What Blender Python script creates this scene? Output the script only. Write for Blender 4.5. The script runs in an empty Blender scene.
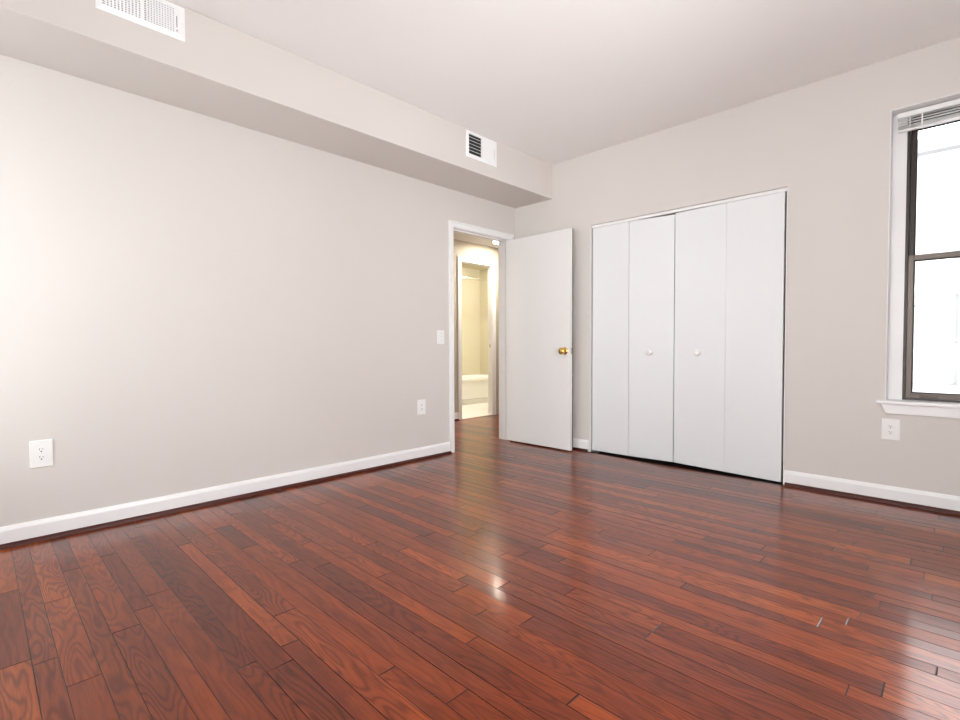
import bpy, bmesh, math, random
from mathutils import Vector, Matrix

random.seed(7)
sc = bpy.context.scene
PI = math.pi

# ------------------------------------------------------------------ camera
cam_d = bpy.data.cameras.new('camera')
cam = bpy.data.objects.new('camera', cam_d)
sc.collection.objects.link(cam)
sc.camera = cam
cam_d.sensor_fit = 'HORIZONTAL'
cam_d.sensor_width = 36.0
cam_d.lens = 495.45 / 960 * 36.0
cam_d.clip_start = 0.05
cam_d.clip_end = 200
YAW, PITCH, ROLL = 0.7756, -0.0291, -0.0037
fwd0 = Vector((-math.sin(YAW), math.cos(YAW), 0)); rgt0 = Vector((math.cos(YAW), math.sin(YAW), 0)); up0 = Vector((0, 0, 1))
fwd = fwd0 * math.cos(PITCH) + up0 * math.sin(PITCH)
up1 = up0 * math.cos(PITCH) - fwd0 * math.sin(PITCH)
rgt = rgt0 * math.cos(ROLL) + up1 * math.sin(ROLL)
upv = up1 * math.cos(ROLL) - rgt0 * math.sin(ROLL)
cam.matrix_world = Matrix(((rgt.x, upv.x, -fwd.x, 3.3139), (rgt.y, upv.y, -fwd.y, -3.9006),
                           (rgt.z, upv.z, -fwd.z, 0.969), (0, 0, 0, 1)))

# ------------------------------------------------------------------ world, lights, exposure
sc.view_settings.view_transform = 'Standard'
sc.view_settings.look = 'None'
sc.view_settings.gamma = 1.0
sc.view_settings.use_curve_mapping = False
sc.view_settings.exposure = -0.17
sc.cycles.use_denoising = True
sc.cycles.max_bounces = 12
sc.cycles.diffuse_bounces = 8
sc.cycles.glossy_bounces = 5
sc.cycles.transparent_max_bounces = 12
sc.cycles.sample_clamp_indirect = 8.0

world = bpy.data.worlds.new('sky')
sc.world = world
world.use_nodes = True
wn = world.node_tree
wn.nodes.clear()
w_out = wn.nodes.new('ShaderNodeOutputWorld')
w_bg = wn.nodes.new('ShaderNodeBackground')
w_tc = wn.nodes.new('ShaderNodeTexCoord')
w_sep = wn.nodes.new('ShaderNodeSeparateXYZ')
w_ramp = wn.nodes.new('ShaderNodeValToRGB')
wn.links.new(w_tc.outputs['Generated'], w_sep.inputs[0])
wn.links.new(w_sep.outputs['Z'], w_ramp.inputs[0])
w_ramp.color_ramp.elements[0].position = 0.0
w_ramp.color_ramp.elements[0].color = (1.0, 0.985, 0.985, 1)
w_ramp.color_ramp.elements[1].position = 0.7
w_ramp.color_ramp.elements[1].color = (0.94, 0.95, 0.99, 1)
wn.links.new(w_ramp.outputs[0], w_bg.inputs[0])
w_bg.inputs[1].default_value = 8.0
wn.links.new(w_bg.outputs[0], w_out.inputs[0])


def area_light(name, loc, direction, sx, sy, power, color, spread=PI):
    d = bpy.data.lights.new(name, 'AREA')
    d.shape = 'RECTANGLE'; d.size = sx; d.size_y = sy
    d.energy = power; d.color = color; d.spread = spread
    o = bpy.data.objects.new(name, d)
    sc.collection.objects.link(o)
    o.location = loc
    o.rotation_euler = Vector(direction).to_track_quat('-Z', 'Y').to_euler()
    return o


# daylight through the left rear window; the second lamp is added as fill
area_light('daylight', (0.42, -4.76, 1.25), (0, 1, 0.0), 0.50, 1.9, 28, (0.92, 0.965, 1.0))
area_light('fill_light_rear', (2.75, -4.78, 1.40), (0, 1, 0.35), 1.00, 1.6, 50, (0.99, 0.99, 1.0))
# added fill lamp outside the invented window in the right wall
area_light('fill_light_right', (4.62, -2.60, 1.35), (-1, 0, 0.45), 1.40, 1.6, 102, (0.99, 0.99, 1.0))

# ------------------------------------------------------------------ materials
def new_mat(name):
    m = bpy.data.materials.new(name)
    m.use_nodes = True
    nt = m.node_tree
    return m, nt, nt.nodes['Principled BSDF']


def plain(name, col, rough=0.5, metal=0.0, bump=0.0, scale=60.0, spec=0.5, var=0.0, coat=0.0):
    m, nt, b = new_mat(name)
    b.inputs['Base Color'].default_value = (*col, 1)
    b.inputs['Roughness'].default_value = rough
    b.inputs['Metallic'].default_value = metal
    b.inputs['Specular IOR Level'].default_value = spec
    b.inputs['Coat Weight'].default_value = coat
    tc = nt.nodes.new('ShaderNodeNewGeometry')
    nz = nt.nodes.new('ShaderNodeTexNoise')
    nz.inputs['Scale'].default_value = scale
    nz.inputs['Detail'].default_value = 3
    nt.links.new(tc.outputs['Position'], nz.inputs['Vector'])
    if bump:
        bp = nt.nodes.new('ShaderNodeBump')
        bp.inputs['Strength'].default_value = bump
        bp.inputs['Distance'].default_value = 0.002
        nt.links.new(nz.outputs['Fac'], bp.inputs['Height'])
        nt.links.new(bp.outputs[0], b.inputs['Normal'])
    if var:
        n2 = nt.nodes.new('ShaderNodeTexNoise')
        n2.inputs['Scale'].default_value = 2.5
        nt.links.new(tc.outputs['Position'], n2.inputs['Vector'])
        mx = nt.nodes.new('ShaderNodeMix'); mx.data_type = 'RGBA'
        mx.inputs['A'].default_value = (*[c * (1 - var) for c in col], 1)
        mx.inputs['B'].default_value = (*[min(1, c * (1 + var)) for c in col], 1)
        nt.links.new(n2.outputs['Fac'], mx.inputs['Factor'])
        nt.links.new(mx.outputs['Result'], b.inputs['Base Color'])
    return m


M = {}
M['wall'] = plain('wall_paint', (0.648, 0.615, 0.588), 0.6, bump=0.06, scale=220, spec=0.3, var=0.012)
M['ceiling'] = plain('ceiling_paint', (0.86, 0.845, 0.835), 0.75, bump=0.08, scale=180, spec=0.2, var=0.01)
M['white'] = plain('white_gloss_paint', (0.84, 0.84, 0.845), 0.35, bump=0.03, scale=150)
M['door'] = plain('white_door_paint', (0.76, 0.755, 0.75), 0.42, bump=0.04, scale=120, var=0.01)
M['closet'] = plain('white_closet_paint', (0.765, 0.785, 0.80), 0.40, bump=0.03, scale=120, var=0.01)
M['plastic'] = plain('white_plastic', (0.83, 0.83, 0.82), 0.3)
M['register'] = plain('white_enamel', (0.85, 0.86, 0.87), 0.35)
M['slot'] = plain('dark_slot', (0.01, 0.01, 0.01), 0.7)
M['duct'] = plain('duct_black', (0.02, 0.02, 0.022), 0.8)  # near-black plate standing in for the open duct
M['brass'] = plain('polished_brass', (0.80, 0.52, 0.16), 0.16, metal=1.0)
M['steel'] = plain('dull_steel', (0.45, 0.43, 0.40), 0.35, metal=1.0)
M['chrome'] = plain('chrome', (0.85, 0.85, 0.85), 0.12, metal=1.0)
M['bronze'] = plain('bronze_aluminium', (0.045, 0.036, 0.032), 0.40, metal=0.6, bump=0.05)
M['bronze_light'] = plain('light_bronze_aluminium', (0.120, 0.098, 0.086), 0.40, metal=0.6, bump=0.05)  # lighter bronze for the lower sash and its latches
M['gasket'] = plain('black_rubber_and_shade', (0.012, 0.011, 0.011), 0.6)
M['hallwall'] = plain('hall_wall_paint', (0.46, 0.42, 0.345), 0.6, bump=0.05, scale=220, spec=0.3)
M['bathwall'] = plain('bathroom_wall_paint', (0.60, 0.555, 0.42), 0.5, spec=0.3)
M['tub'] = plain('tub_enamel', (0.86, 0.85, 0.80), 0.15)
M['facade'] = plain('pale_render', (0.5, 0.49, 0.49), 0.8, bump=0.2, scale=20, var=0.03)
M['facade_trim'] = plain('pale_stone', (0.225, 0.225, 0.232), 0.8)
M['facade_glass'] = plain('facade_glass', (0.200, 0.200, 0.208), 0.4)
M['pavement'] = plain('pale_paving', (0.6, 0.6, 0.6), 0.9)


def make_pane_mat():
    m = bpy.data.materials.new('window_glass')
    m.use_nodes = True
    nt = m.node_tree; nt.nodes.clear()
    out = nt.nodes.new('ShaderNodeOutputMaterial')
    tr = nt.nodes.new('ShaderNodeBsdfTransparent'); tr.inputs[0].default_value = (0.97, 0.985, 0.98, 1)
    gl = nt.nodes.new('ShaderNodeBsdfGlossy'); gl.inputs['Roughness'].default_value = 0.02
    fr = nt.nodes.new('ShaderNodeFresnel'); fr.inputs[0].default_value = 1.5
    mx = nt.nodes.new('ShaderNodeMixShader')
    nt.links.new(fr.outputs[0], mx.inputs[0]); nt.links.new(tr.outputs[0], mx.inputs[1]); nt.links.new(gl.outputs[0], mx.inputs[2])
    nt.links.new(mx.outputs[0], out.inputs[0])
    return m


M['glass'] = make_pane_mat()


def emissive(name, col, strength):
    m, nt, b = new_mat(name)
    b.inputs['Base Color'].default_value = (0.8, 0.8, 0.8, 1)
    b.inputs['Emission Color'].default_value = (*col, 1)
    b.inputs['Emission Strength'].default_value = strength
    return m


def make_wood(name, planks=True):
    """red-brown stained oak with a glossy lacquer; tone and grain offset come from a per-board attribute"""
    m, nt, b = new_mat(name)
    N, L = nt.nodes.new, nt.links.new
    geo = N('ShaderNodeNewGeometry')
    att = N('ShaderNodeAttribute'); att.attribute_name = 'board'
    sep = N('ShaderNodeSeparateColor'); L(att.outputs['Color'], sep.inputs[0])
    pos = N('ShaderNodeSeparateXYZ'); L(geo.outputs['Position'], pos.inputs[0])

    def math_(op, a, b_=None, c=None):
        n = N('ShaderNodeMath'); n.operation = op
        for i, v in enumerate((a, b_, c)):
            if v is None: continue
            if isinstance(v, (int, float)): n.inputs[i].default_value = v
            else: L(v, n.inputs[i])
        return n.outputs[0]
    r1, r2, seam = sep.outputs[0], sep.outputs[1], sep.outputs[2]

    def vec(sx, sy, k):
        c = N('ShaderNodeCombineXYZ')
        L(math_('MULTIPLY_ADD', pos.outputs[0], sx, math_('MULTIPLY', r1, 37.0 * k)), c.inputs[0])
        L(math_('MULTIPLY_ADD', pos.outputs[1], sy, math_('MULTIPLY', r2, 53.0 * k)), c.inputs[1])
        L(math_('MULTIPLY', r1, 9.0), c.inputs[2])
        return c.outputs[0]
    # cathedral figure: contour lines of a stretched noise
    nz = N('ShaderNodeTexNoise'); nz.inputs['Scale'].default_value = 1.0
    nz.inputs['Detail'].default_value = 2.0; nz.inputs['Roughness'].default_value = 0.45
    L(vec(1.6, 9.0, 1.0), nz.inputs['Vector'])
    freq = math_('MULTIPLY_ADD', r2, 60.0, 70.0)
    wave = math_('SINE', math_('MULTIPLY', nz.outputs['Fac'], freq))
    rings = math_('POWER', math_('MULTIPLY_ADD', wave, 0.5, 0.5), 2.2)
    # fine pores along the board
    pz = N('ShaderNodeTexNoise'); pz.inputs['Scale'].default_value = 1.0; pz.inputs['Detail'].default_value = 3.0
    L(vec(14.0, 330.0, 1.0), pz.inputs['Vector'])
    pores = N('ShaderNodeMapRange'); pores.inputs[1].default_value = 0.42; pores.inputs[2].default_value = 0.68
    L(pz.outputs['Fac'], pores.inputs[0])
    # broad tone drift
    bz = N('ShaderNodeTexNoise'); bz.inputs['Scale'].default_value = 1.0; bz.inputs['Detail'].default_value = 2.0
    L(vec(2.2, 14.0, 0.7), bz.inputs['Vector'])
    tone = N('ShaderNodeValToRGB')
    cr = tone.color_ramp
    cr.elements[0].position = 0.0; cr.elements[0].color = (0.056, 0.0085, 0.0024, 1)
    cr.elements[1].position = 1.0; cr.elements[1].color = (0.470, 0.112, 0.0150, 1)
    e = cr.elements.new(0.35); e.color = (0.152, 0.0225, 0.0044, 1)
    e = cr.elements.new(0.7); e.color = (0.280, 0.0500, 0.0075, 1)
    t = math_('MULTIPLY_ADD', r1, 0.62, math_('MULTIPLY_ADD', bz.outputs['Fac'], 0.55, -0.08))
    L(t, tone.inputs[0])
    dark = N('ShaderNodeMix'); dark.data_type = 'RGBA'; dark.blend_type = 'MULTIPLY'
    amt = math_('MULTIPLY', rings, math_('MULTIPLY_ADD', r2, 0.45, 0.22))
    L(amt, dark.inputs['Factor']); L(tone.outputs[0], dark.inputs['A'])
    dark.inputs['B'].default_value = (0.30, 0.22, 0.20, 1)
    d2 = N('ShaderNodeMix'); d2.data_type = 'RGBA'; d2.blend_type = 'MULTIPLY'
    L(math_('MULTIPLY', pores.outputs[0], 0.38), d2.inputs['Factor'])
    L(dark.outputs['Result'], d2.inputs['A']); d2.inputs['B'].default_value = (0.35, 0.28, 0.25, 1)
    d3 = N('ShaderNodeMix'); d3.data_type = 'RGBA'
    L(math_('MULTIPLY', seam, 0.97), d3.inputs['Factor'])
    L(d2.outputs['Result'], d3.inputs['A']); d3.inputs['B'].default_value = (0.022, 0.006, 0.004, 1)
    L(d3.outputs['Result'], b.inputs['Base Color'])
    b.inputs['Roughness'].default_value = 0.31
    b.inputs['Specular IOR Level'].default_value = 0.09
    b.inputs['Coat Weight'].default_value = 0.66
    b.inputs['Coat Roughness'].default_value = 0.145
    b.inputs['Coat IOR'].default_value = 1.46
    # lacquer: slow undulation plus a trace of the pores
    lz = N('ShaderNodeTexNoise'); lz.inputs['Scale'].default_value = 9.0; lz.inputs['Detail'].default_value = 2.0
    L(geo.outputs['Position'], lz.inputs['Vector'])
    h = math_('MULTIPLY_ADD', pz.outputs['Fac'], 0.05, math_('MULTIPLY', lz.outputs['Fac'], 0.9))
    bp = N('ShaderNodeBump'); bp.inputs['Strength'].default_value = 0.25; bp.inputs['Distance'].default_value = 0.0009
    L(h, bp.inputs['Height'])
    L(bp.outputs[0], b.inputs['Coat Normal']); L(bp.outputs[0], b.inputs['Normal'])
    return m


M['floor'] = make_wood('stained_oak_boards')
M['shoe'] = plain('stained_oak_moulding', (0.060, 0.010, 0.006), 0.40, spec=0.3)


def make_tile(name, col, grout, size):
    m, nt, b = new_mat(name)
    geo = nt.nodes.new('ShaderNodeNewGeometry')
    br = nt.nodes.new('ShaderNodeTexBrick')
    br.offset = 0.0
    br.inputs['Color1'].default_value = (*col, 1); br.inputs['Color2'].default_value = (*[c * 0.97 for c in col], 1)
    br.inputs['Mortar'].default_value = (*grout, 1)
    br.inputs['Scale'].default_value = 1.0
    br.inputs['Brick Width'].default_value = size; br.inputs['Row Height'].default_value = size
    br.inputs['Mortar Size'].default_value = 0.004
    nt.links.new(geo.outputs['Position'], br.inputs['Vector'])
    nt.links.new(br.outputs['Color'], b.inputs['Base Color'])
    b.inputs['Roughness'].default_value = 0.25
    return m


M['bathtile'] = make_tile('white_floor_tile', (0.82, 0.80, 0.76), (0.6, 0.57, 0.5), 0.2)


# ------------------------------------------------------------------ mesh helpers
def box(bm, x0, x1, y0, y1, z0, z1, bev=0.0, seg=2):
    vs = [bm.verts.new((x, y, z)) for x in (x0, x1) for y in (y0, y1) for z in (z0, z1)]
    F = [(0, 1, 3, 2), (4, 6, 7, 5), (0, 4, 5, 1), (2, 3, 7, 6), (0, 2, 6, 4), (1, 5, 7, 3)]
    fs = [bm.faces.new([vs[i] for i in f]) for f in F]
    if bev > 0:
        es = list({e for f in fs for e in f.edges})
        bmesh.ops.bevel(bm, geom=es, offset=bev, segments=seg, profile=0.5, affect='EDGES')
    return bm


def B(*a, **k):
    bm = bmesh.new()
    return box(bm, *a, **k)


def prism(bm, pts, axis, a, b):
    """closed 2-D outline pts swept between a and b along axis 'x', 'y' or 'z'"""
    def P(u, v, w):
        return {'x': (w, u, v), 'y': (u, w, v), 'z': (u, v, w)}[axis]
    A = [bm.verts.new(P(u, v, a)) for u, v in pts]
    C = [bm.verts.new(P(u, v, b)) for u, v in pts]
    n = len(pts)
    bm.faces.new(A); bm.faces.new(C[::-1])
    for i in range(n):
        bm.faces.new((A[i], C[i], C[(i + 1) % n], A[(i + 1) % n]))
    return bm


def lathe(bm, prof, origin, axis='z', seg=32):
    """prof: (radius, height) list; swept around axis through origin"""
    o = Vector(origin)
    rings = []
    for r, h in prof:
        ring = []
        for i in range(seg):
            a = 2 * PI * i / seg
            c, s = math.cos(a) * r, math.sin(a) * r
            v = {'z': Vector((c, s, h)), 'y': Vector((c, h, s)), 'x': Vector((h, c, s))}[axis]
            ring.append(bm.verts.new(o + v))
        rings.append(ring)
    for A, C in zip(rings, rings[1:]):
        for i in range(seg):
            bm.faces.new((A[i], A[(i + 1) % seg], C[(i + 1) % seg], C[i]))
    bm.faces.new(rings[0]); bm.faces.new(rings[-1][::-1])
    return bm


def obj(name, bm, mat, parent=None, smooth=False):
    bmesh.ops.recalc_face_normals(bm, faces=bm.faces[:])
    me = bpy.data.meshes.new(name)
    bm.to_mesh(me); bm.free()
    me.materials.append(mat)
    if smooth:
        for p in me.polygons: p.use_smooth = True
        me.set_sharp_from_angle(angle=math.radians(35))
    o = bpy.data.objects.new(name, me)
    sc.collection.objects.link(o)
    if parent: o.parent = parent
    return o


def tag(o, label, cat, group=None, kind=None):
    o['label'] = label; o['category'] = cat
    if group: o['group'] = group
    if kind: o['kind'] = kind
    return o


def struct(name, bm, mat, label, cat, smooth=False):
    return tag(obj(name, bm, mat, None, smooth), label, cat, None, 'structure')


def empty(name, loc, label, cat, group=None, kind=None, rz=0.0):
    o = bpy.data.objects.new(name, None)
    sc.collection.objects.link(o)
    o.empty_display_size = 0.1
    o.location = loc; o.rotation_euler = (0, 0, rz)
    return tag(o, label, cat, group, kind)


def copy_tree(o, parent=None):
    c = o.copy()
    sc.collection.objects.link(c)
    if parent: c.parent = parent
    for ch in list(o.children):
        copy_tree(ch, c)
    return c


# ------------------------------------------------------------------ dimensions (metres)
XR, YF = 4.40, -4.55            # right wall, wall behind the camera
H = 2.687                        # ceiling
SZ, SX = 2.367, 0.4635           # soffit underside and its face
DY0, DY1, DZ = -0.862, -0.098, 2.032   # bedroom door opening
WT = 0.135                       # thickness of the left wall
CX0, CX1, CZ = 0.887, 2.428, 2.045     # closet opening
WX0, WX1, WZ0, WZ1 = 2.965, 3.865, 0.625, 2.378   # window opening in the back wall
HX = -1.385                      # far hall wall face
HZ = 2.33                        # hall ceiling
BY0, BY1, BZ = 0.545, 1.128, 2.06      # bathroom door opening
BX0 = -1.46                      # bathroom side of that wall
BX1, BYW0, BYW1, BCZ = -3.20, 0.15, 2.75, 2.38

# ------------------------------------------------------------------ room shell
def build_floor():
    bm = bmesh.new()
    lay = bm.loops.layers.float_color.new('board')
    rnd = random.Random(21)
    NAR, WID = 0.0597, 0.0822
    y = -3.800 - 6 * (NAR + WID)
    k = 0
    while y < 3.0:
        w = NAR if k % 2 == 0 else WID
        y1 = y + w
        xa = HX - 0.02
        xb = XR if y < -0.045 else -WT + 0.02
        x = xa - rnd.uniform(0, 0.8)
        while x < xb:
            ln = rnd.choice((0.38, 0.6, 0.85, 1.1, 1.35, 1.6)) * rnd.uniform(0.85, 1.15)
            x0, x1 = max(x, xa), min(x + ln, xb)
            x += ln
            if x1 - x0 < 0.02:
                continue
            r1, r2 = rnd.random(), rnd.random()
            r1 = 0.5 + (r1 - 0.5) * (1.0 if rnd.random() < 0.45 else 0.45)
            tilt = rnd.gauss(0, 0.00028); tx = rnd.gauss(0, 0.0002)
            by, dz = 0.0013, 0.0012
            bx = 0.0032 if rnd.random() < 0.35 else 0.0018
            zc = [-tilt - tx * 0.2, -tilt + tx * 0.2, tilt + tx * 0.2, tilt - tx * 0.2]
            T = [(x0 + bx, y + by), (x1 - bx, y + by), (x1 - bx, y1 - by), (x0 + bx, y1 - by)]
            O = [(x0, y), (x1, y), (x1, y1), (x0, y1)]
            tv = [bm.verts.new((a, b_, z - 0.0002)) for (a, b_), z in zip(T, zc)]
            ov = [bm.verts.new((a, b_, -dz)) for a, b_ in O]
            f = bm.faces.new(tv)
            for lp in f.loops: lp[lay] = (r1, r2, 0.0, 1)
            for i in range(4):
                j = (i + 1) % 4
                g = bm.faces.new((ov[i], ov[j], tv[j], tv[i]))
                s = 1.0 if i in (1, 3) else 0.9
                for lp in g.loops: lp[lay] = (r1, r2, s, 1)
        y = y1
        k += 1
    # slab below
    vs = [bm.verts.new(v) for v in ((HX - 0.02, -4.6, -0.02), (XR, -4.6, -0.02), (XR, 0.05, -0.02), (-WT, 0.05, -0.02), (-WT, 3.0, -0.02), (HX - 0.02, 3.0, -0.02))]
    f = bm.faces.new(vs)
    for lp in f.loops: lp[lay] = (0.5, 0.5, 1, 1)
    me = bpy.data.meshes.new('floor')
    bm.normal_update(); bm.to_mesh(me); bm.free()
    me.materials.append(M['floor'])
    o = bpy.data.objects.new('floor', me)
    sc.collection.objects.link(o)
    return tag(o, 'glossy red-brown hardwood strip floor running through the room and hall', 'floor', None, 'structure')


build_floor()
struct('ceiling', B(-0.0, XR, YF, 0.0, H, H + 0.12), M['ceiling'], 'plain off-white ceiling of the bedroom', 'ceiling')
struct('ceiling_soffit', B(0.0, SX, YF, 0.0, SZ, H, bev=0.003), M['wall'],
       'long boxed soffit under the ceiling along the left wall', 'soffit')

# left wall with the door opening
bm = bmesh.new()
box(bm, -WT, 0, YF, DY0 - 0.018, 0, H)
box(bm, -WT, 0, DY1 + 0.018, 2.6, 0, H)
box(bm, -WT, 0, DY0 - 0.018, DY1 + 0.018, DZ + 0.018, H)
struct('wall_left', bm, M['wall'], 'long plain beige wall on the left with the bedroom doorway', 'wall')

# back wall with closet and window openings
bm = bmesh.new()
YB = 0.20
box(bm, 0, CX0, 0, YB, 0, H)
box(bm, CX0, CX1, 0, YB, CZ, H)
box(bm, CX1, WX0, 0, YB, 0, H)
box(bm, WX0, WX1, 0, YB, 0, WZ0 - 0.02)
box(bm, WX0, WX1, 0, YB, WZ1, H)
box(bm, WX1, XR, 0, YB, 0, H)
struct('wall_back', bm, M['wall'], 'beige wall holding the closet doors and the window', 'wall')
RY0, RY1 = -3.30, -1.90          # opening for the added fill-light window in the right wall
bm = bmesh.new()
box(bm, XR, XR + 0.14, YF, RY0, 0, H)
box(bm, XR, XR + 0.14, RY1, YB, 0, H)
box(bm, XR, XR + 0.14, RY0, RY1, 0, 0.65)
box(bm, XR, XR + 0.14, RY0, RY1, 2.30, H)
struct('wall_right', bm, M['wall'], 'beige wall right of the window, outside the frame', 'wall')
# wall behind the camera with two window openings, the second added for fill light
bm = bmesh.new()
RW = [(0.14, 0.72), (2.25, 3.25)]
RZ0, RZ1 = 0.40, 2.30
xs = -WT
for a, b_ in RW:
    box(bm, xs, a, YF - 0.16, YF, 0, H)
    box(bm, a, b_, YF - 0.16, YF, 0, RZ0)
    box(bm, a, b_, YF - 0.16, YF, RZ1, H)
    xs = b_
box(bm, xs, XR + 0.14, YF - 0.16, YF, 0, H)
struct('wall_front', bm, M['wall'], 'beige wall behind the camera with two windows, one added for fill light', 'wall')

# closet interior
bm = bmesh.new()
box(bm, CX0 - 0.2, CX1 + 0.2, 0.80, 0.86, 0, 2.4)
box(bm, CX0 - 0.26, CX0 - 0.2, YB, 0.86, 0, 2.4)
box(bm, CX1 + 0.2, CX1 + 0.26, YB, 0.86, 0, 2.4)
box(bm, CX0 - 0.26, CX1 + 0.26, YB, 0.86, 2.4, 2.46)
M['closet_wall'] = plain('closet_shade_paint', (0.16, 0.14, 0.13), 0.8, spec=0.1)  # paint darkened to carry the shade inside the door gaps
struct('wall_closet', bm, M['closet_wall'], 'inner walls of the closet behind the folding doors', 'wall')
M['closet_floor'] = plain('closet_floor_shade', (0.006, 0.004, 0.004), 0.7, spec=0.1)  # near-black colour puts the shade under the closet doors into the floor
struct('floor_closet', B(CX0, CX1, -0.022, YB, -0.015, 0.0006), M['closet_floor'], 'near-black strip painting in the gap shade under the closet doors', 'floor')
struct('floor_closet', B(CX0 - 0.2, CX1 + 0.2, YB, 0.86, -0.015, -0.002), M['closet_floor'], 'floor inside the closet, coloured near-black for the shade there', 'floor')

# hall shell
bm = bmesh.new()
box(bm, BX0, HX, -2.2, BY0 - 0.018, 0, HZ)
box(bm, BX0, HX, BY1 + 0.018, 2.6, 0, HZ)
box(bm, BX0, HX, BY0 - 0.018, BY1 + 0.018, BZ + 0.018, HZ)
struct('wall_hall', bm, M['hallwall'], 'cream hall wall around the bathroom doorway', 'wall')
bm = bmesh.new()
box(bm, BX0, -WT, -2.3, -2.2, 0, HZ)
box(bm, BX0, -WT, 2.6, 2.7, 0, HZ)
struct('wall_hall_end', bm, M['hallwall'], 'end walls closing the hall on both sides of the doorway', 'wall')
struct('ceiling_hall', B(BX0, -WT, -2.3, 2.7, HZ, HZ + 0.1), M['ceiling'], 'low cream ceiling of the hall seen above the bathroom doorway', 'ceiling')
# bathroom shell
struct('wall_bathroom_back', B(BX1 - 0.1, BX1, BYW0 - 0.1, BYW1 + 0.1, 0, BCZ), M['bathwall'], 'pale yellow bathroom wall behind the bathtub', 'wall')
struct('wall_bathroom_left', B(BX1, BX0, BYW0 - 0.1, BYW0, 0, BCZ), M['bathwall'], 'pale yellow bathroom wall on the left, hidden by the doorway', 'wall')
struct('wall_bathroom_right', B(BX1, BX0, BYW1, BYW1 + 0.1, 0, BCZ), M['bathwall'], 'pale yellow bathroom wall at the end of the bathtub', 'wall')
struct('ceiling_bathroom', B(BX1 - 0.1, BX0, BYW0 - 0.1, BYW1 + 0.1, BCZ, BCZ + 0.1), M['bathwall'], 'pale yellow bathroom ceiling', 'ceiling')
struct('floor_bathroom', B(BX1, HX - 0.02, BYW0, BYW1, -0.03, 0.004), M['bathtile'], 'white tiled bathroom floor beyond the hall', 'floor')


# ------------------------------------------------------------------ baseboards and shoe moulding
def base_profile(s=1.0):
    # (offset from wall, height)
    return [(0, 0.0), (0.0145, 0.0), (0.0145, 0.080), (0.0130, 0.086), (0.0080, 0.099), (0.005, 0.102), (0, 0.102)]


def shoe_profile():
    pts = [(0.0145, 0.0), (0.0325, 0.0)]
    for i in range(1, 7):
        a = PI / 2 * i / 6
        pts.append((0.0145 + 0.018 * math.cos(a), 0.003 + 0.018 * math.sin(a)))
    return pts


def run_y(x, sgn, y0, y1, prof):
    return prism(bmesh.new(), [(x + sgn * u, v) for u, v in prof], 'y', y0, y1)


def prism_x(y, sgn, x0, x1, prof):
    return prism(bmesh.new(), [(y + sgn * u, v) for u, v in prof], 'x', x0, x1)


struct('baseboard_left', run_y(0, 1, YF, DY0 - 0.058, base_profile()), M['white'], 'white baseboard along the left wall', 'baseboard')
struct('trim_1', run_y(0, 1, YF, DY0 - 0.058, shoe_profile()), M['shoe'], 'dark red wood shoe moulding under the left baseboard', 'moulding', True)
struct('baseboard_back', prism_x(0, -1, 0.0, CX0 - 0.004, base_profile()), M['white'], 'short white baseboard between the open door and the closet', 'baseboard')
struct('trim_2', prism_x(0, -1, 0.0, CX0 - 0.012, shoe_profile()), M['shoe'], 'short dark wood shoe moulding between the open door and the closet', 'moulding', True)
struct('baseboard_back', prism_x(0, -1, CX1 + 0.004, XR, base_profile()), M['white'], 'white baseboard under the window and wall outlet', 'baseboard')
struct('trim_3', prism_x(0, -1, CX1 + 0.012, XR, shoe_profile()), M['shoe'], 'dark red wood shoe moulding below the window wall', 'moulding', True)
struct('baseboard_right', run_y(XR, -1, YF, -0.035, base_profile()), M['white'], 'white baseboard along the wall right of the window', 'baseboard')
struct('trim_10', run_y(XR, -1, YF, -0.035, shoe_profile()), M['shoe'], 'dark wood shoe moulding along the wall right of the window', 'moulding', True)
struct('baseboard_hall', run_y(HX, 1, -2.2, BY0 - 0.07, base_profile()), M['white'], 'white baseboard of the hall, a sliver left of the bathroom casing', 'baseboard')
struct('trim_4', run_y(HX, 1, -2.2, BY0 - 0.07, shoe_profile()), M['shoe'], 'dark shoe moulding in the hall, a sliver left of the bathroom casing', 'moulding', True)


# ------------------------------------------------------------------ bedroom door casing and jamb
def casing_set(xf, sgn, y0, y1, zt, w, wall_from, wall_to, jt=0.018):
    """flat casing with a raised outer band around a door opening in a wall facing +x/-x, plus jamb lining and stop"""
    bm = bmesh.new()
    g = 0.004
    def xb(t0, t1): return sorted((xf + sgn * t0, xf + sgn * t1))
    for (a, b_) in ((y0 - w, y0 - g), (y1 + g, y1 + w)):
        x0, x1 = xb(0, 0.012); box(bm, x0, x1, a, b_, 0, zt + w, bev=0.002)
    x0, x1 = xb(0, 0.012); box(bm, x0, x1, y0 - g, y1 + g, zt + g, zt + w, bev=0.002)
    # raised back band
    x0, x1 = xb(0.006, 0.018)
    box(bm, x0, x1, y0 - w, y0 - w + 0.016, 0, zt + w, bev=0.003)
    box(bm, x0, x1, y1 + w - 0.016, y1 + w, 0, zt + w, bev=0.003)
    box(bm, x0, x1, y0 - w + 0.016, y1 + w - 0.016, zt + w - 0.016, zt + w, bev=0.003)
    # jamb lining
    wx0, wx1 = sorted((wall_from, wall_to))
    box(bm, wx0, wx1, y0 - jt, y0, 0, zt)
    box(bm, wx0, wx1, y1, y1 + jt, 0, zt)
    box(bm, wx0, wx1, y0 - jt, y1 + jt, zt, zt + jt)
    return bm


bm = casing_set(0.0, 1, DY0, DY1, DZ, 0.057, -WT, 0.0)
# door stop beads
box(bm, -0.052, -0.040, DY0, DY0 + 0.012, 0, DZ - 0.012)
box(bm, -0.052, -0.040, DY1 - 0.012, DY1, 0, DZ - 0.012)
box(bm, -0.052, -0.040, DY0, DY1, DZ - 0.012, DZ)
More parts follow.
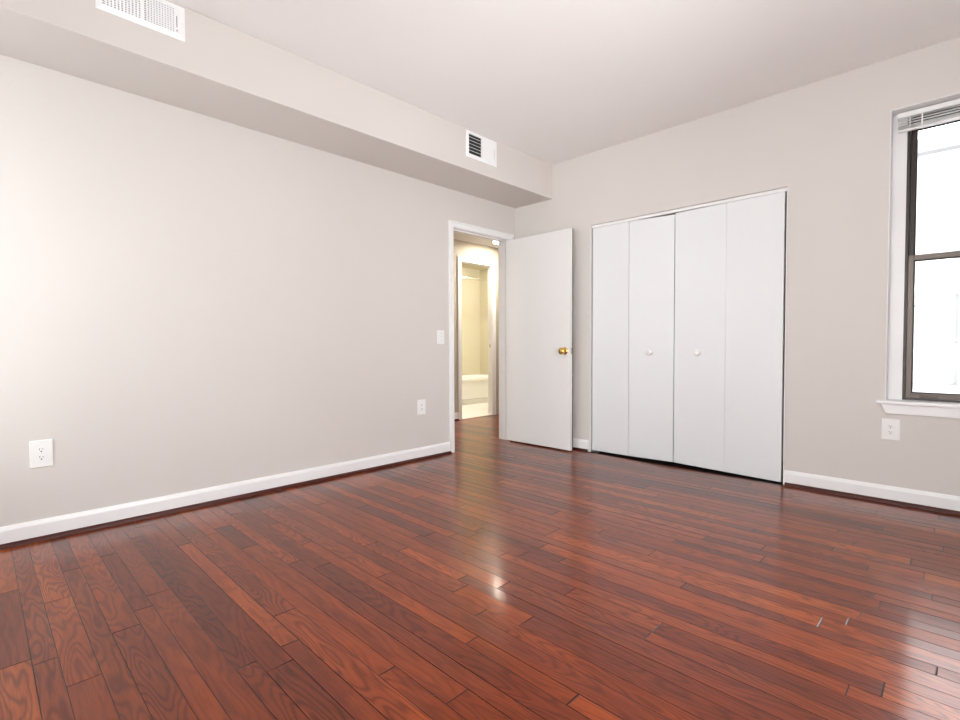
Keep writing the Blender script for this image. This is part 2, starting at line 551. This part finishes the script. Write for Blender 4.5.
# hall side casing
for a, b_ in ((DY0 - 0.057, DY0 - 0.004), (DY1 + 0.004, DY1 + 0.057)):
    box(bm, -WT - 0.014, -WT, a, b_, 0, DZ + 0.057, bev=0.002)
box(bm, -WT - 0.014, -WT, DY0, DY1, DZ + 0.004, DZ + 0.057, bev=0.002)
cas = struct('trim_5', bm, M['white'], 'white casing and jamb around the open bedroom doorway', 'door casing')
sp = obj('strike_plate', B(-0.030, -0.006, DY0 - 0.0005, DY0 + 0.0015, 0.885, 0.950, bev=0.0006), M['brass'], cas)
obj('strike_hole', B(-0.024, -0.012, DY0 + 0.0016, DY0 + 0.0019, 0.900, 0.935), M['slot'], sp)

# ------------------------------------------------------------------ bedroom door, swung open to 90 degrees
d1 = empty('door_1', (0.004, DY1, 0.0), 'flush white bedroom door with brass knob, standing open before the back wall', 'door', None, 'structure')
obj('leaf', B(0.0, 0.764, -0.037, -0.002, 0.012, 2.020, bev=0.0012), M['door'], d1)


def knob(parent, x, y, z, sgn, mat):
    bm = bmesh.new()
    lathe(bm, [(0.0335, 0.0), (0.0345, sgn * 0.003), (0.031, sgn * 0.007), (0.020, sgn * 0.010), (0.0125, sgn * 0.013),
               (0.0105, sgn * 0.022), (0.0125, sgn * 0.032), (0.022, sgn * 0.036), (0.0295, sgn * 0.043), (0.0315, sgn * 0.051),
               (0.0290, sgn * 0.059), (0.018, sgn * 0.065), (0.011, sgn * 0.066), (0.010, sgn * 0.063), (0.002, sgn * 0.063)], (x, y, z), 'y', 36)
    return obj('door_knob', bm, mat, parent, True)


knob(d1, 0.700, -0.037, 0.917, -1, M['brass'])
knob(d1, 0.700, -0.002, 0.917, 1, M['brass'])
lp = obj('latch_plate', B(0.7638, 0.7654, -0.036, -0.014, 0.888, 0.946, bev=0.0005), M['steel'], d1)
obj('edge_shade_strip', B(0.7638, 0.7646, -0.013, -0.002, 0.012, 2.020), M['gasket'], d1)  # dark strip drawn in for the shadow line beside the leaf
obj('latch_bolt', B(0.765, 0.772, -0.030, -0.020, 0.908, 0.926, bev=0.002), M['steel'], lp)
for z in (0.22, 1.02, 1.82):
    bm = bmesh.new()
    lathe(bm, [(0.0055, -0.045), (0.0055, 0.045)], (0.001, 0.004, z), 'z', 16)
    obj('hinge', bm, M['white'], d1, True)

# ------------------------------------------------------------------ closet folding doors
# head track and jamb lining, painted white
bm = bmesh.new()
box(bm, CX0, CX1, 0.018, 0.050, CZ - 0.024, CZ - 0.001)
struct('trim_6', bm, M['white'], 'white head track above the closet doors', 'door track')
bm = bmesh.new()
box(bm, CX0 + 0.0005, CX0 + 0.004, 0.002, 0.012, 0, CZ - 0.001)
box(bm, CX1 - 0.004, CX1 - 0.0005, 0.002, 0.012, 0, CZ - 0.001)
struct('trim_7', bm, M['white'], 'thin white corner lining at both sides of the closet opening', 'door lining')

YP = 0.012   # front face of the closed panels behind the wall plane
PT = 0.032


def panel_obj(x0, x1, z0l, z0r, z1l, z1r, parent, bulge=0.0, ya=0.0, yb=0.0):
    """one flush panel; its lower and upper edge may run slightly out of level, ya/yb offset its two ends in depth"""
    bm = box(bmesh.new(), 0, 1, 0, 1, 0, 1)
    for v in bm.verts:
        l = v.co.x < 0.5
        x = x0 if l else x1
        y = YP + (ya if l else yb) + (PT if v.co.y > 0.5 else 0)
        z = ((z1l if l else z1r) if v.co.z > 0.5 else (z0l if l else z0r))
        v.co = (x, y, z)
    bmesh.ops.bevel(bm, geom=bm.edges[:], offset=0.0022, segments=2, profile=0.5, affect='EDGES')
    return obj('panel', bm, M['closet'], parent, False)


def closet_knob(parent, x, z, y):
    bm = bmesh.new()
    s = -1
    lathe(bm, [(0.0225, 0.0), (0.0225, s * 0.002), (0.0120, s * 0.005), (0.0100, s * 0.013), (0.0165, s * 0.018),
               (0.0230, s * 0.023), (0.0238, s * 0.028), (0.0200, s * 0.032), (0.010, s * 0.0345), (0.007, s * 0.033), (0.001, s * 0.033)], (x, y, z), 'y', 32)
    return obj('door_knob', bm, M['plastic'], parent, True)


d2 = empty('door_2', (0, 0, 0), 'left bifold closet door, two flush white panels with one round white knob', 'closet door', None, 'structure')
panel_obj(0.8990, 1.2550, 0.014, 0.018, 2.018, 2.017, d2, ya=0.005, yb=-0.003)
p = panel_obj(1.2585, 1.6430, 0.018, 0.024, 2.017, 2.005, d2, ya=-0.003, yb=0.005)
closet_knob(p, 1.4480, 0.908, YP + 0.001)
d3 = empty('door_3', (0, 0, 0), 'right bifold closet door, two flush white panels with one round white knob', 'closet door', None, 'structure')
p = panel_obj(1.6500, 2.0350, 0.024, 0.017, 2.012, 2.016, d3, ya=0.003, yb=-0.001)
closet_knob(p, 1.8380, 0.908, YP + 0.001)
panel_obj(2.0355, 2.4090, 0.017, 0.008, 2.016, 2.019, d3, ya=-0.001, yb=0.004)
# floor pivot bracket at the closet's left jamb
br = bmesh.new()
box(br, CX0 + 0.005, CX0 + 0.075, 0.012, 0.040, 0.0, 0.003, bev=0.0005)
box(br, CX0 + 0.005, CX0 + 0.007, 0.012, 0.040, 0.0, 0.018)
tag(obj('pivot_bracket', br, M['steel']), 'small metal pivot bracket on the floor at the left closet jamb', 'bracket')

# ------------------------------------------------------------------ window
w1 = empty('window_1', (0, 0, 0), 'tall double-hung window with bronze aluminium sashes, cut off by the frame edge', 'window', None, 'structure')
bm = bmesh.new()
WY = 0.100          # plane of the white inner frame
FX0, FX1 = 3.038, WX1 - (3.038 - WX0)
box(bm, WX0 + 0.0005, FX0, WY, WY + 0.03, WZ0, WZ1 - 0.0005)
box(bm, FX1, WX1 - 0.0005, WY, WY + 0.03, WZ0, WZ1 - 0.0005)
box(bm, FX0, FX1, WY, WY + 0.03, 2.362, WZ1 - 0.0005)
box(bm, WX0 + 0.0005, WX0 + 0.004, -0.0015, WY, WZ0, WZ1 - 0.0005)
box(bm, WX1 - 0.004, WX1 - 0.0005, -0.0015, WY, WZ0, WZ1 - 0.0005)
box(bm, WX0 + 0.004, WX1 - 0.004, -0.0015, WY, WZ1 - 0.004, WZ1 - 0.0005)
obj('inner_frame', bm, M['white'], w1)
# bronze outer frame
bm = bmesh.new()
Z0, Z1 = 0.632, 2.362
box(bm, FX0, FX0 + 0.014, WY - 0.004, WY + 0.075, Z0, Z1)
box(bm, FX1 - 0.014, FX1, WY - 0.004, WY + 0.075, Z0, Z1)
box(bm, FX0, FX1, WY - 0.004, WY + 0.075, Z1 - 0.014, Z1)
box(bm, FX0, FX1, WY - 0.004, WY + 0.075, Z0 - 0.006, Z0 + 0.006)
obj('frame', bm, M['bronze'], w1)


def sash(name, y, z0, z1, st, rb, rt, mat):
    """a sash: stiles, rails, black gasket and its pane"""
    a, b_ = FX0 + 0.015, FX1 - 0.015
    bm = bmesh.new()
    box(bm, a, a + st, y, y + 0.026, z0, z1, bev=0.0015)
    box(bm, b_ - st, b_, y, y + 0.026, z0, z1, bev=0.0015)
    box(bm, a + st, b_ - st, y, y + 0.026, z0, z0 + rb, bev=0.0015)
    box(bm, a + st, b_ - st, y, y + 0.026, z1 - rt, z1, bev=0.0015)
    s = obj(name, bm, mat, w1)
    g = bmesh.new()
    i0, i1, j0, j1, t = a + st, b_ - st, z0 + rb, z1 - rt, 0.006
    box(g, i0, i0 + t, y + 0.006, y + 0.022, j0, j1)
    box(g, i1 - t, i1, y + 0.006, y + 0.022, j0, j1)
    box(g, i0 + t, i1 - t, y + 0.006, y + 0.022, j0, j0 + t)
    box(g, i0 + t, i1 - t, y + 0.006, y + 0.022, j1 - t, j1)
    obj('gasket', g, M['gasket'], s)
    obj('pane', B(i0 + t - 0.002, i1 - t + 0.002, y + 0.012, y + 0.016, j0 + t - 0.002, j1 - t + 0.002), M['glass'], s)
    return s


lo = sash('lower_sash', WY + 0.004, 0.640, 1.508, 0.026, 0.030, 0.032, M['bronze_light'])
up = sash('upper_sash', WY + 0.038, 1.475, 2.347, 0.024, 0.030, 0.075, M['bronze'])
# lift latches on the bottom rail
for x in (3.120, 3.640):
    bm = bmesh.new()
    box(bm, x, x + 0.078, WY - 0.010, WY + 0.004, 0.643, 0.664, bev=0.003)
    box(bm, x + 0.008, x + 0.070, WY - 0.016, WY - 0.010, 0.650, 0.658, bev=0.002)
    obj('sash_latch', bm, M['bronze_light'], lo)

# stool and apron
bm = bmesh.new()
box(bm, WX0 - 0.040, WX1 + 0.040, -0.034, -0.0, WZ0 - 0.020, WZ0, bev=0.005, seg=3)
box(bm, WX0 + 0.0005, WX1 - 0.0005, -0.010, WY + 0.01, WZ0 - 0.0195, WZ0 - 0.0005)
obj('window_sill', bm, M['white'], w1)
bm = bmesh.new()
A_ = prism(bmesh.new(), [(WX0 - 0.018, WZ0 - 0.020), (WX1 + 0.018, WZ0 - 0.020), (WX1 - 0.004, WZ0 - 0.078), (WX0 + 0.004, WZ0 - 0.078)], 'y', -0.016, 0.0)
bmesh.ops.bevel(A_, geom=A_.edges[:], offset=0.003, segments=2, profile=0.5, affect='EDGES')
bm.free()
obj('apron', A_, M['white'], w1)

# raised white mini blind, drawn up under the head of the window
vb = empty('venetian_blind', (0, 0, 2.34), 'white slatted blind drawn all the way up at the head of the window', 'blind')
BX_0, BX_1 = 2.992, 3.838
bm = bmesh.new()
o_ = -2.34
box(bm, BX_0, BX_1, 0.052, 0.094, 2.334 + o_, 2.364 + o_, bev=0.002)
obj('headrail', bm, M['plastic'], vb)
zz = 2.3180
for i in range(9):
    bm = bmesh.new()
    th = 0.0011
    n = 6
    pts = []
    gap = 0.0150 if i < 2 else 0.0034
    for k in range(n + 1):
        u = -0.0125 + 0.025 * k / n
        pts.append((0.073 + u, zz + o_ + 0.0022 * (1 - (u / 0.0125) ** 2)))
    low = [(a, b_ - th) for a, b_ in pts[::-1]]
    prism(bm, pts + low, 'x', BX_0 + 0.003, BX_1 - 0.003)
    obj('slat', bm, M['plastic'], vb)
    zz -= gap
bm = B(BX_0 + 0.003, BX_1 - 0.003, 0.060, 0.086, zz - 0.010 + o_, zz + 0.001 + o_, bev=0.002)
obj('bottom_rail', bm, M['plastic'], vb)
zb = zz - 0.010
for x in (3.050, 3.105, 3.415, 3.725, 3.785):
    wcord = 0.0035 if x in (3.050, 3.785) else 0.006
    bm = B(x - wcord / 2, x + wcord / 2, 0.0582, 0.0592, zb + o_, 2.336 + o_)
    box(bm, x - wcord / 2, x + wcord / 2, 0.0865, 0.0875, zb + o_, 2.336 + o_)
    obj('ladder_cord', bm, M['plastic'], vb)

# ------------------------------------------------------------------ windows behind the camera, the second one added for fill light
for i, (a, b_) in enumerate(RW):
    w = empty('window_%d' % (i + 2), (0, 0, 0), ['window behind the camera nearer the left wall', 'window added behind the camera for fill light, nearer the right wall'][i], 'window', None, 'structure')
    bm = bmesh.new()
    for q in ((a, a + 0.05, RZ0, RZ1), (b_ - 0.05, b_, RZ0, RZ1), (a + 0.05, b_ - 0.05, RZ0, RZ0 + 0.05), (a + 0.05, b_ - 0.05, RZ1 - 0.05, RZ1), (a + 0.05, b_ - 0.05, 1.46, 1.50)):
        box(bm, q[0], q[1], YF - 0.12, YF - 0.08, q[2], q[3])
    obj('frame', bm, M['bronze'], w)
    obj('pane', B(a + 0.05, b_ - 0.05, YF - 0.102, YF - 0.098, RZ0 + 0.05, RZ1 - 0.05), M['glass'], w)


w = empty('window_4', (0, 0, 0), 'wide window added in the right wall for fill light, outside the frame', 'window', None, 'structure')
bm = bmesh.new()
for q in ((RY0, RY0 + 0.05, 0.65, 2.30), (RY1 - 0.05, RY1, 0.65, 2.30), (RY0 + 0.05, RY1 - 0.05, 0.65, 0.70), (RY0 + 0.05, RY1 - 0.05, 2.25, 2.30), (RY0 + 0.05, RY1 - 0.05, 1.46, 1.50)):
    box(bm, XR + 0.08, XR + 0.12, q[0], q[1], q[2], q[3])
obj('frame', bm, M['bronze'], w)
obj('pane', B(XR + 0.098, XR + 0.102, RY0 + 0.05, RY1 - 0.05, 0.70, 2.25), M['glass'], w)


# ------------------------------------------------------------------ outlets and switch
def slot_set(bm, cy, cz, d):
    """two blades and a ground hole of one receptacle, in plate coordinates (u across, z up, d depth out)"""
    box(bm, cy - 0.0075, cy - 0.0050, d, d + 0.0004, cz - 0.001, cz + 0.007)
    box(bm, cy + 0.0050, cy + 0.0072, d, d + 0.0004, cz - 0.000, cz + 0.006)
    prism(bm, [(cy + 0.0032 * math.cos(t * PI / 5), cz - 0.0085 + 0.0032 * math.sin(t * PI / 5)) for t in range(10)], 'y', d, d + 0.0004)


def make_outlet(w, h, label):
    """built facing -y at the origin"""
    t = empty('wall_outlet', (0, 0, 0), label, 'outlet')
    bm = bmesh.new()
    box(bm, -w / 2, w / 2, -0.006, 0.0, -h / 2, h / 2, bev=0.003, seg=3)
    pl = obj('cover_plate', bm, M['plastic'], t)
    for s in (1, -1):
        bm = bmesh.new()
        pts = []
        for k in range(24):
            a = 2 * PI * k / 24
            x = 0.0172 * math.cos(a); z = 0.0172 * math.sin(a)
            z = max(-0.0142, min(0.0142, z))
            pts.append((x, z + s * 0.0195))
        prism(bm, pts, 'y', -0.0085, -0.005)
        r = obj('receptacle', bm, M['plastic'], t)
        bm = bmesh.new()
        slot_set(bm, 0, s * 0.0195 + 0.001, -0.0089)
        obj('slots', bm, M['slot'], r)
    bm = bmesh.new()
    lathe(bm, [(0.0032, -0.0056), (0.0032, -0.0068), (0.002, -0.0072)], (0, 0, 0), 'y', 14)
    obj('screw', bm, M['plastic'], pl)
    return t


def facing_x(o, y, z):
    o.location = (0.0, y, z); o.rotation_euler = (0, 0, PI / 2)


ot = make_outlet(0.089, 0.137, 'large white duplex outlet on the left wall nearest the camera')
facing_x(ot, -3.678, 0.434)
o2 = copy_tree(ot)
o2['label'] = 'white duplex outlet low on the left wall, below the light switch'
facing_x(o2, -1.240, 0.447); o2.scale = (1.0, 1.0, 0.93)
o3 = copy_tree(ot)
o3['label'] = 'white duplex outlet just under the window sill'
o3.location = (2.995, 0.0, 0.449); o3.scale = (1.0, 1.0, 0.93); o3.rotation_euler = (0, 0, 0)
for o in (ot, o2, o3): o['group'] = 'white wall outlets'

sw = empty('light_switch', (0, -1.019, 1.045), 'white toggle light switch on the left wall beside the door casing', 'switch')
sw.rotation_euler = (0, 0, PI / 2)
pl = obj('cover_plate', B(-0.043, 0.043, -0.006, 0, -0.061, 0.061, bev=0.003, seg=3), M['plastic'], sw)
obj('switch_collar', B(-0.0065, 0.0065, -0.0068, -0.005, -0.013, 0.013, bev=0.0004), M['plastic'], sw)
tg = prism(bmesh.new(), [(-0.0055, -0.004), (-0.0055, 0.007), (-0.018, 0.012), (-0.018, 0.006)], 'x', -0.0038, 0.0038)
obj('toggle', tg, M['plastic'], sw)
for z in (0.032, -0.032):
    bm = bmesh.new(); lathe(bm, [(0.003, -0.0056), (0.003, -0.0068), (0.002, -0.0072)], (0, 0, z), 'y', 14)
    obj('screw', bm, M['steel'], pl)


# ------------------------------------------------------------------ air registers on the soffit face
def make_register(name, cy, cz, w, h, style, label):
    """faces +x; u runs along +y"""
    t = empty(name, (SX, cy, cz), label, 'air vent', 'white air registers on the soffit')
    m = 0.024
    bm = bmesh.new()
    # stamped frame: sloped border
    def ring(y0, y1, z0, z1, ty, x_out, x_in):
        O = [(y0, z0), (y1, z0), (y1, z1), (y0, z1)]
        I = [(y0 + ty, z0 + ty), (y1 - ty, z0 + ty), (y1 - ty, z1 - ty), (y0 + ty, z1 - ty)]
        ov0 = [bm.verts.new((0.0, a, b_)) for a, b_ in O]
        ov = [bm.verts.new((x_out, a, b_)) for a, b_ in O]
        iv = [bm.verts.new((x_in, a, b_)) for a, b_ in I]
        ib = [bm.verts.new((0.0, a, b_)) for a, b_ in I]
        for i in range(4):
            j = (i + 1) % 4
            bm.faces.new((ov0[i], ov0[j], ov[j], ov[i]))
            bm.faces.new((ov[i], ov[j], iv[j], iv[i]))
            bm.faces.new((iv[i], iv[j], ib[j], ib[i]))
            bm.faces.new((ib[i], ib[j], ov0[j], ov0[i]))
    ring(-w / 2, w / 2, -h / 2, h / 2, m, 0.003, 0.009)
    fr = obj('frame', bm, M['register'], t)
    obj('duct_opening', B(0.0002, 0.0012, -w / 2 + m, w / 2 - m, -h / 2 + m, h / 2 - m), M['duct'], t)
    y0, y1, z0, z1 = -w / 2 + m, w / 2 - m, -h / 2 + m, h / 2 - m
    if style == 'grid':
        # two banks of upright blades in front of level blades
        obj('divider', B(0.001, 0.0095, -0.006, 0.006, z0, z1), M['register'], t)
        lever_y = y1 - 0.022
        obj('end_plate', B(0.001, 0.009, lever_y, y1, z0, z1), M['register'], t)
        for (a, b_, n) in ((y0, -0.006, 11), (0.006, lever_y, 11)):
            bm = bmesh.new()
            wcell = (b_ - a) / n
            for k in range(n):
                c = a + wcell * (k + 1) - wcell * 0.30
                box(bm, 0.003, 0.0085, c, c + wcell * 0.58, z0, z1)
            nz = 11
            hz = (z1 - z0) / nz
            for k in range(nz):
                c = z0 + hz * k
                box(bm, 0.002, 0.0065, a, b_, c, c + hz * 0.56)
            obj('louvre_bank', bm, M['register'], t)
        bm = B(0.0090, 0.0094, lever_y + 0.007, lever_y + 0.010, z0 + 0.030, z0 + 0.085)
        box(bm, 0.0090, 0.0094, lever_y + 0.0065, lever_y + 0.0105, z0 + 0.010, z0 + 0.018)
        obj('lever_slot', bm, M['slot'], t)
    else:
        # level louvres, open to the duct on one side; closely set upright vanes on the other
        ym = y0 + (y1 - y0) * 0.47
        bm = bmesh.new()
        n = 6
        hz = (z1 - z0) / n
        for k in range(n):
            c = z0 + hz * k
            prism(bm, [(0.0020, c + hz * 0.18), (0.0085, c), (0.0095, c + 0.002), (0.0030, c + hz * 0.18 + 0.002)], 'y', y0, ym)
        obj('louvre_bank', bm, M['register'], t)
        bm = bmesh.new()
        n = 16
        wv = (y1 - 0.022 - ym) / n
        box(bm, 0.001, 0.0095, ym - 0.002, ym + 0.010, z0, z1)
        for k in range(n):
            c = ym + 0.008 + wv * k
            # blades overlap so that only thin lines show
            box(bm, 0.004, 0.0088, c, c + wv * 0.86, z0, z1, bev=0.0008)
        obj('vane_bank', bm, M['register'], t)
        obj('end_plate', B(0.001, 0.009, y1 - 0.024, y1, z0, z1), M['register'], t)
        obj('lever_slot', B(0.0090, 0.0093, y1 - 0.014, y1 - 0.0125, z0 + 0.035, z0 + 0.11), M['slot'], t)
    for yy in (-w / 2 + 0.012, w / 2 - 0.012):
        bm = bmesh.new(); lathe(bm, [(0.004, 0.004), (0.004, 0.0075), (0.0025, 0.0085)], (0, yy, 0), 'x', 14)
        obj('screw', bm, M['register'], fr)
    return t


make_register('air_vent', -3.299, 2.592, 0.362, 0.166, 'grid', 'white air register with two slotted grids, cut off by the top edge of the photo')
make_register('air_vent', -0.965, 2.572, 0.356, 0.206, 'louvre', 'white air register with dark louvres, near the corner above the doorway')

# ------------------------------------------------------------------ hall and bathroom
bm = casing_set(HX, 1, BY0, BY1, BZ, 0.066, BX0, HX)
bcas = struct('trim_8', bm, M['white'], 'white casing around the bathroom doorway across the hall', 'door casing')
obj('strike_plate', B(HX - 0.045, HX - 0.025, BY1 - 0.0015, BY1 + 0.0005, 0.94, 0.985), M['steel'], bcas)
struct('trim_9', B(BX0 - 0.01, HX, BY0, BY1, 0.0, 0.007, bev=0.002), M['bathtile'], 'pale threshold at the bathroom doorway', 'threshold')

# ceiling light of the hall
hl = empty('hall_ceiling_light', (-1.00, 0.96, HZ), 'round glowing ceiling light in the hall, just showing under the door head', 'ceiling light')
bm = bmesh.new(); lathe(bm, [(0.158, 0.0), (0.158, -0.012), (0.150, -0.016)], (0, 0, 0), 'z', 40)
obj('base', bm, M['white'], hl, True)
bm = bmesh.new()
prof = [(0.148, -0.0155), (0.140, -0.0185), (0.10, -0.0230), (0.004, -0.0240)]
lathe(bm, prof, (0, 0, 0), 'z', 40)
obj('glass_shade', bm, emissive('hall_lamp_glow', (1.0, 0.90, 0.76), 160.0), hl, True)

h2 = copy_tree(hl)  # unseen second lamp, added to lift the hall ceiling and walls
h2.location = (-0.62, -1.75, HZ); h2.scale = (0.6, 0.6, 1.0)
h2['label'] = 'second round ceiling light added to brighten the hall, hidden by the bedroom wall'
# ceiling light of the bathroom
bl = empty('bathroom_ceiling_light', (-2.05, 1.95, BCZ), 'ceiling light inside the bathroom, hidden behind the wall', 'ceiling light')
bm = bmesh.new(); lathe(bm, [(0.15, 0.0), (0.15, -0.02), (0.145, -0.03)], (0, 0, 0), 'z', 40)
obj('base', bm, M['white'], bl, True)
bm = bmesh.new(); lathe(bm, [(0.14, -0.03), (0.13, -0.055), (0.09, -0.075), (0.01, -0.085)], (0, 0, 0), 'z', 40)
obj('glass_shade', bm, emissive('bath_lamp_glow', (1.0, 0.95, 0.86), 240.0), bl, True)


# bathtub: hollow basin with a rounded rim and a stepped apron
def build_tub():
    bm = bmesh.new()
    x0, x1, y0, y1, h = BX1 + 0.001, -2.44, BYW0 + 0.02, BYW1 - 0.001, 0.432
    def loop(ix0, ix1, iy0, iy1, r, z, n=6):
        pts = []
        for (cx, cy, a0) in ((ix1 - r, iy1 - r, 0), (ix0 + r, iy1 - r, 90), (ix0 + r, iy0 + r, 180), (ix1 - r, iy0 + r, 270)):
            for k in range(n + 1):
                a = math.radians(a0 + 90 * k / n)
                pts.append(bm.verts.new((cx + r * math.cos(a), cy + r * math.sin(a), z)))
        return pts
    L_ = [loop(x0, x1 - 0.03, y0, y1, 0.004, 0.004), loop(x0, x1 - 0.03, y0, y1, 0.004, 0.085), loop(x0, x1 - 0.012, y0, y1, 0.004, 0.10),
          loop(x0, x1 - 0.012, y0, y1, 0.004, h - 0.055), loop(x0, x1, y0, y1, 0.004, h - 0.045), loop(x0, x1, y0, y1, 0.004, h - 0.01),
          loop(x0, x1 - 0.008, y0, y1, 0.008, h),
          loop(x0 + 0.06, x1 - 0.075, y0 + 0.09, y1 - 0.09, 0.12, h), loop(x0 + 0.075, x1 - 0.09, y0 + 0.11, y1 - 0.11, 0.12, h - 0.02),
          loop(x0 + 0.13, x1 - 0.14, y0 + 0.22, y1 - 0.2, 0.13, 0.12), loop(x0 + 0.20, x1 - 0.2, y0 + 0.30, y1 - 0.28, 0.10, 0.09)]
    for A, C in zip(L_, L_[1:]):
        n = len(A)
        for i in range(n):
            bm.faces.new((A[i], A[(i + 1) % n], C[(i + 1) % n], C[i]))
    bm.faces.new(L_[0]); bm.faces.new(L_[-1])
    t = obj('bathtub', bm, M['tub'], None, True)
    tag(t, 'white bathtub along the far bathroom wall, seen through both doorways', 'bathtub')


build_tub()
bm = bmesh.new(); lathe(bm, [(0.0125, BYW0 + 0.01), (0.0125, BYW1 - 0.01)], (-2.46, 0, 2.062), 'y', 20)
rod = tag(obj('shower_curtain_rod', bm, M['chrome'], None, True), 'thin straight shower curtain rod above the bathtub', 'curtain rod')
for y, s in ((BYW0, 1), (BYW1, -1)):
    bm = bmesh.new(); lathe(bm, [(0.032, y), (0.032, y + s * 0.004), (0.02, y + s * 0.014), (0.014, y + s * 0.016)], (-2.46, 0, 2.062), 'y', 24)
    obj('flange', bm, M['chrome'], rod, True)

# ------------------------------------------------------------------ outside the window
struct('ground', B(-30, 40, 0.4, 40, -5.2, -5.0), M['pavement'], 'pale paved ground outside far below the window', 'ground')


def neighbour():
    t = empty('building', (0, 9.0, -5.0), 'pale overexposed building seen through the window', 'building')
    obj('wall', B(-14, 24, 0, 6, 0, 9.6), M['facade'], t)
    bm = bmesh.new()
    for z in (4.55, 7.6):
        box(bm, -14, 24, -0.10, 0, z, z + 0.14)
    box(bm, -14, 24, -0.25, 6.2, 9.6, 9.85)
    obj('cornice', bm, M['facade_trim'], t)
    for zz_ in (2.0, 5.2):
        for k in range(-3, 6):
            x = 2.2 + k * 2.3
            bm = bmesh.new()
            box(bm, x - 0.06, x, -0.04, 0, zz_, zz_ + 1.7); box(bm, x + 1.0, x + 1.06, -0.04, 0, zz_, zz_ + 1.7)
            box(bm, x - 0.06, x + 1.06, -0.04, 0, zz_ + 1.7, zz_ + 1.78); box(bm, x - 0.10, x + 1.10, -0.08, 0, zz_ - 0.07, zz_)
            box(bm, x, x + 1.0, -0.03, 0, zz_ + 0.82, zz_ + 0.88)
            f = obj('window', bm, M['facade_trim'], t)
            obj('pane', B(x, x + 1.0, -0.012, -0.004, zz_, zz_ + 1.7), M['facade_glass'], f)


neighbour()
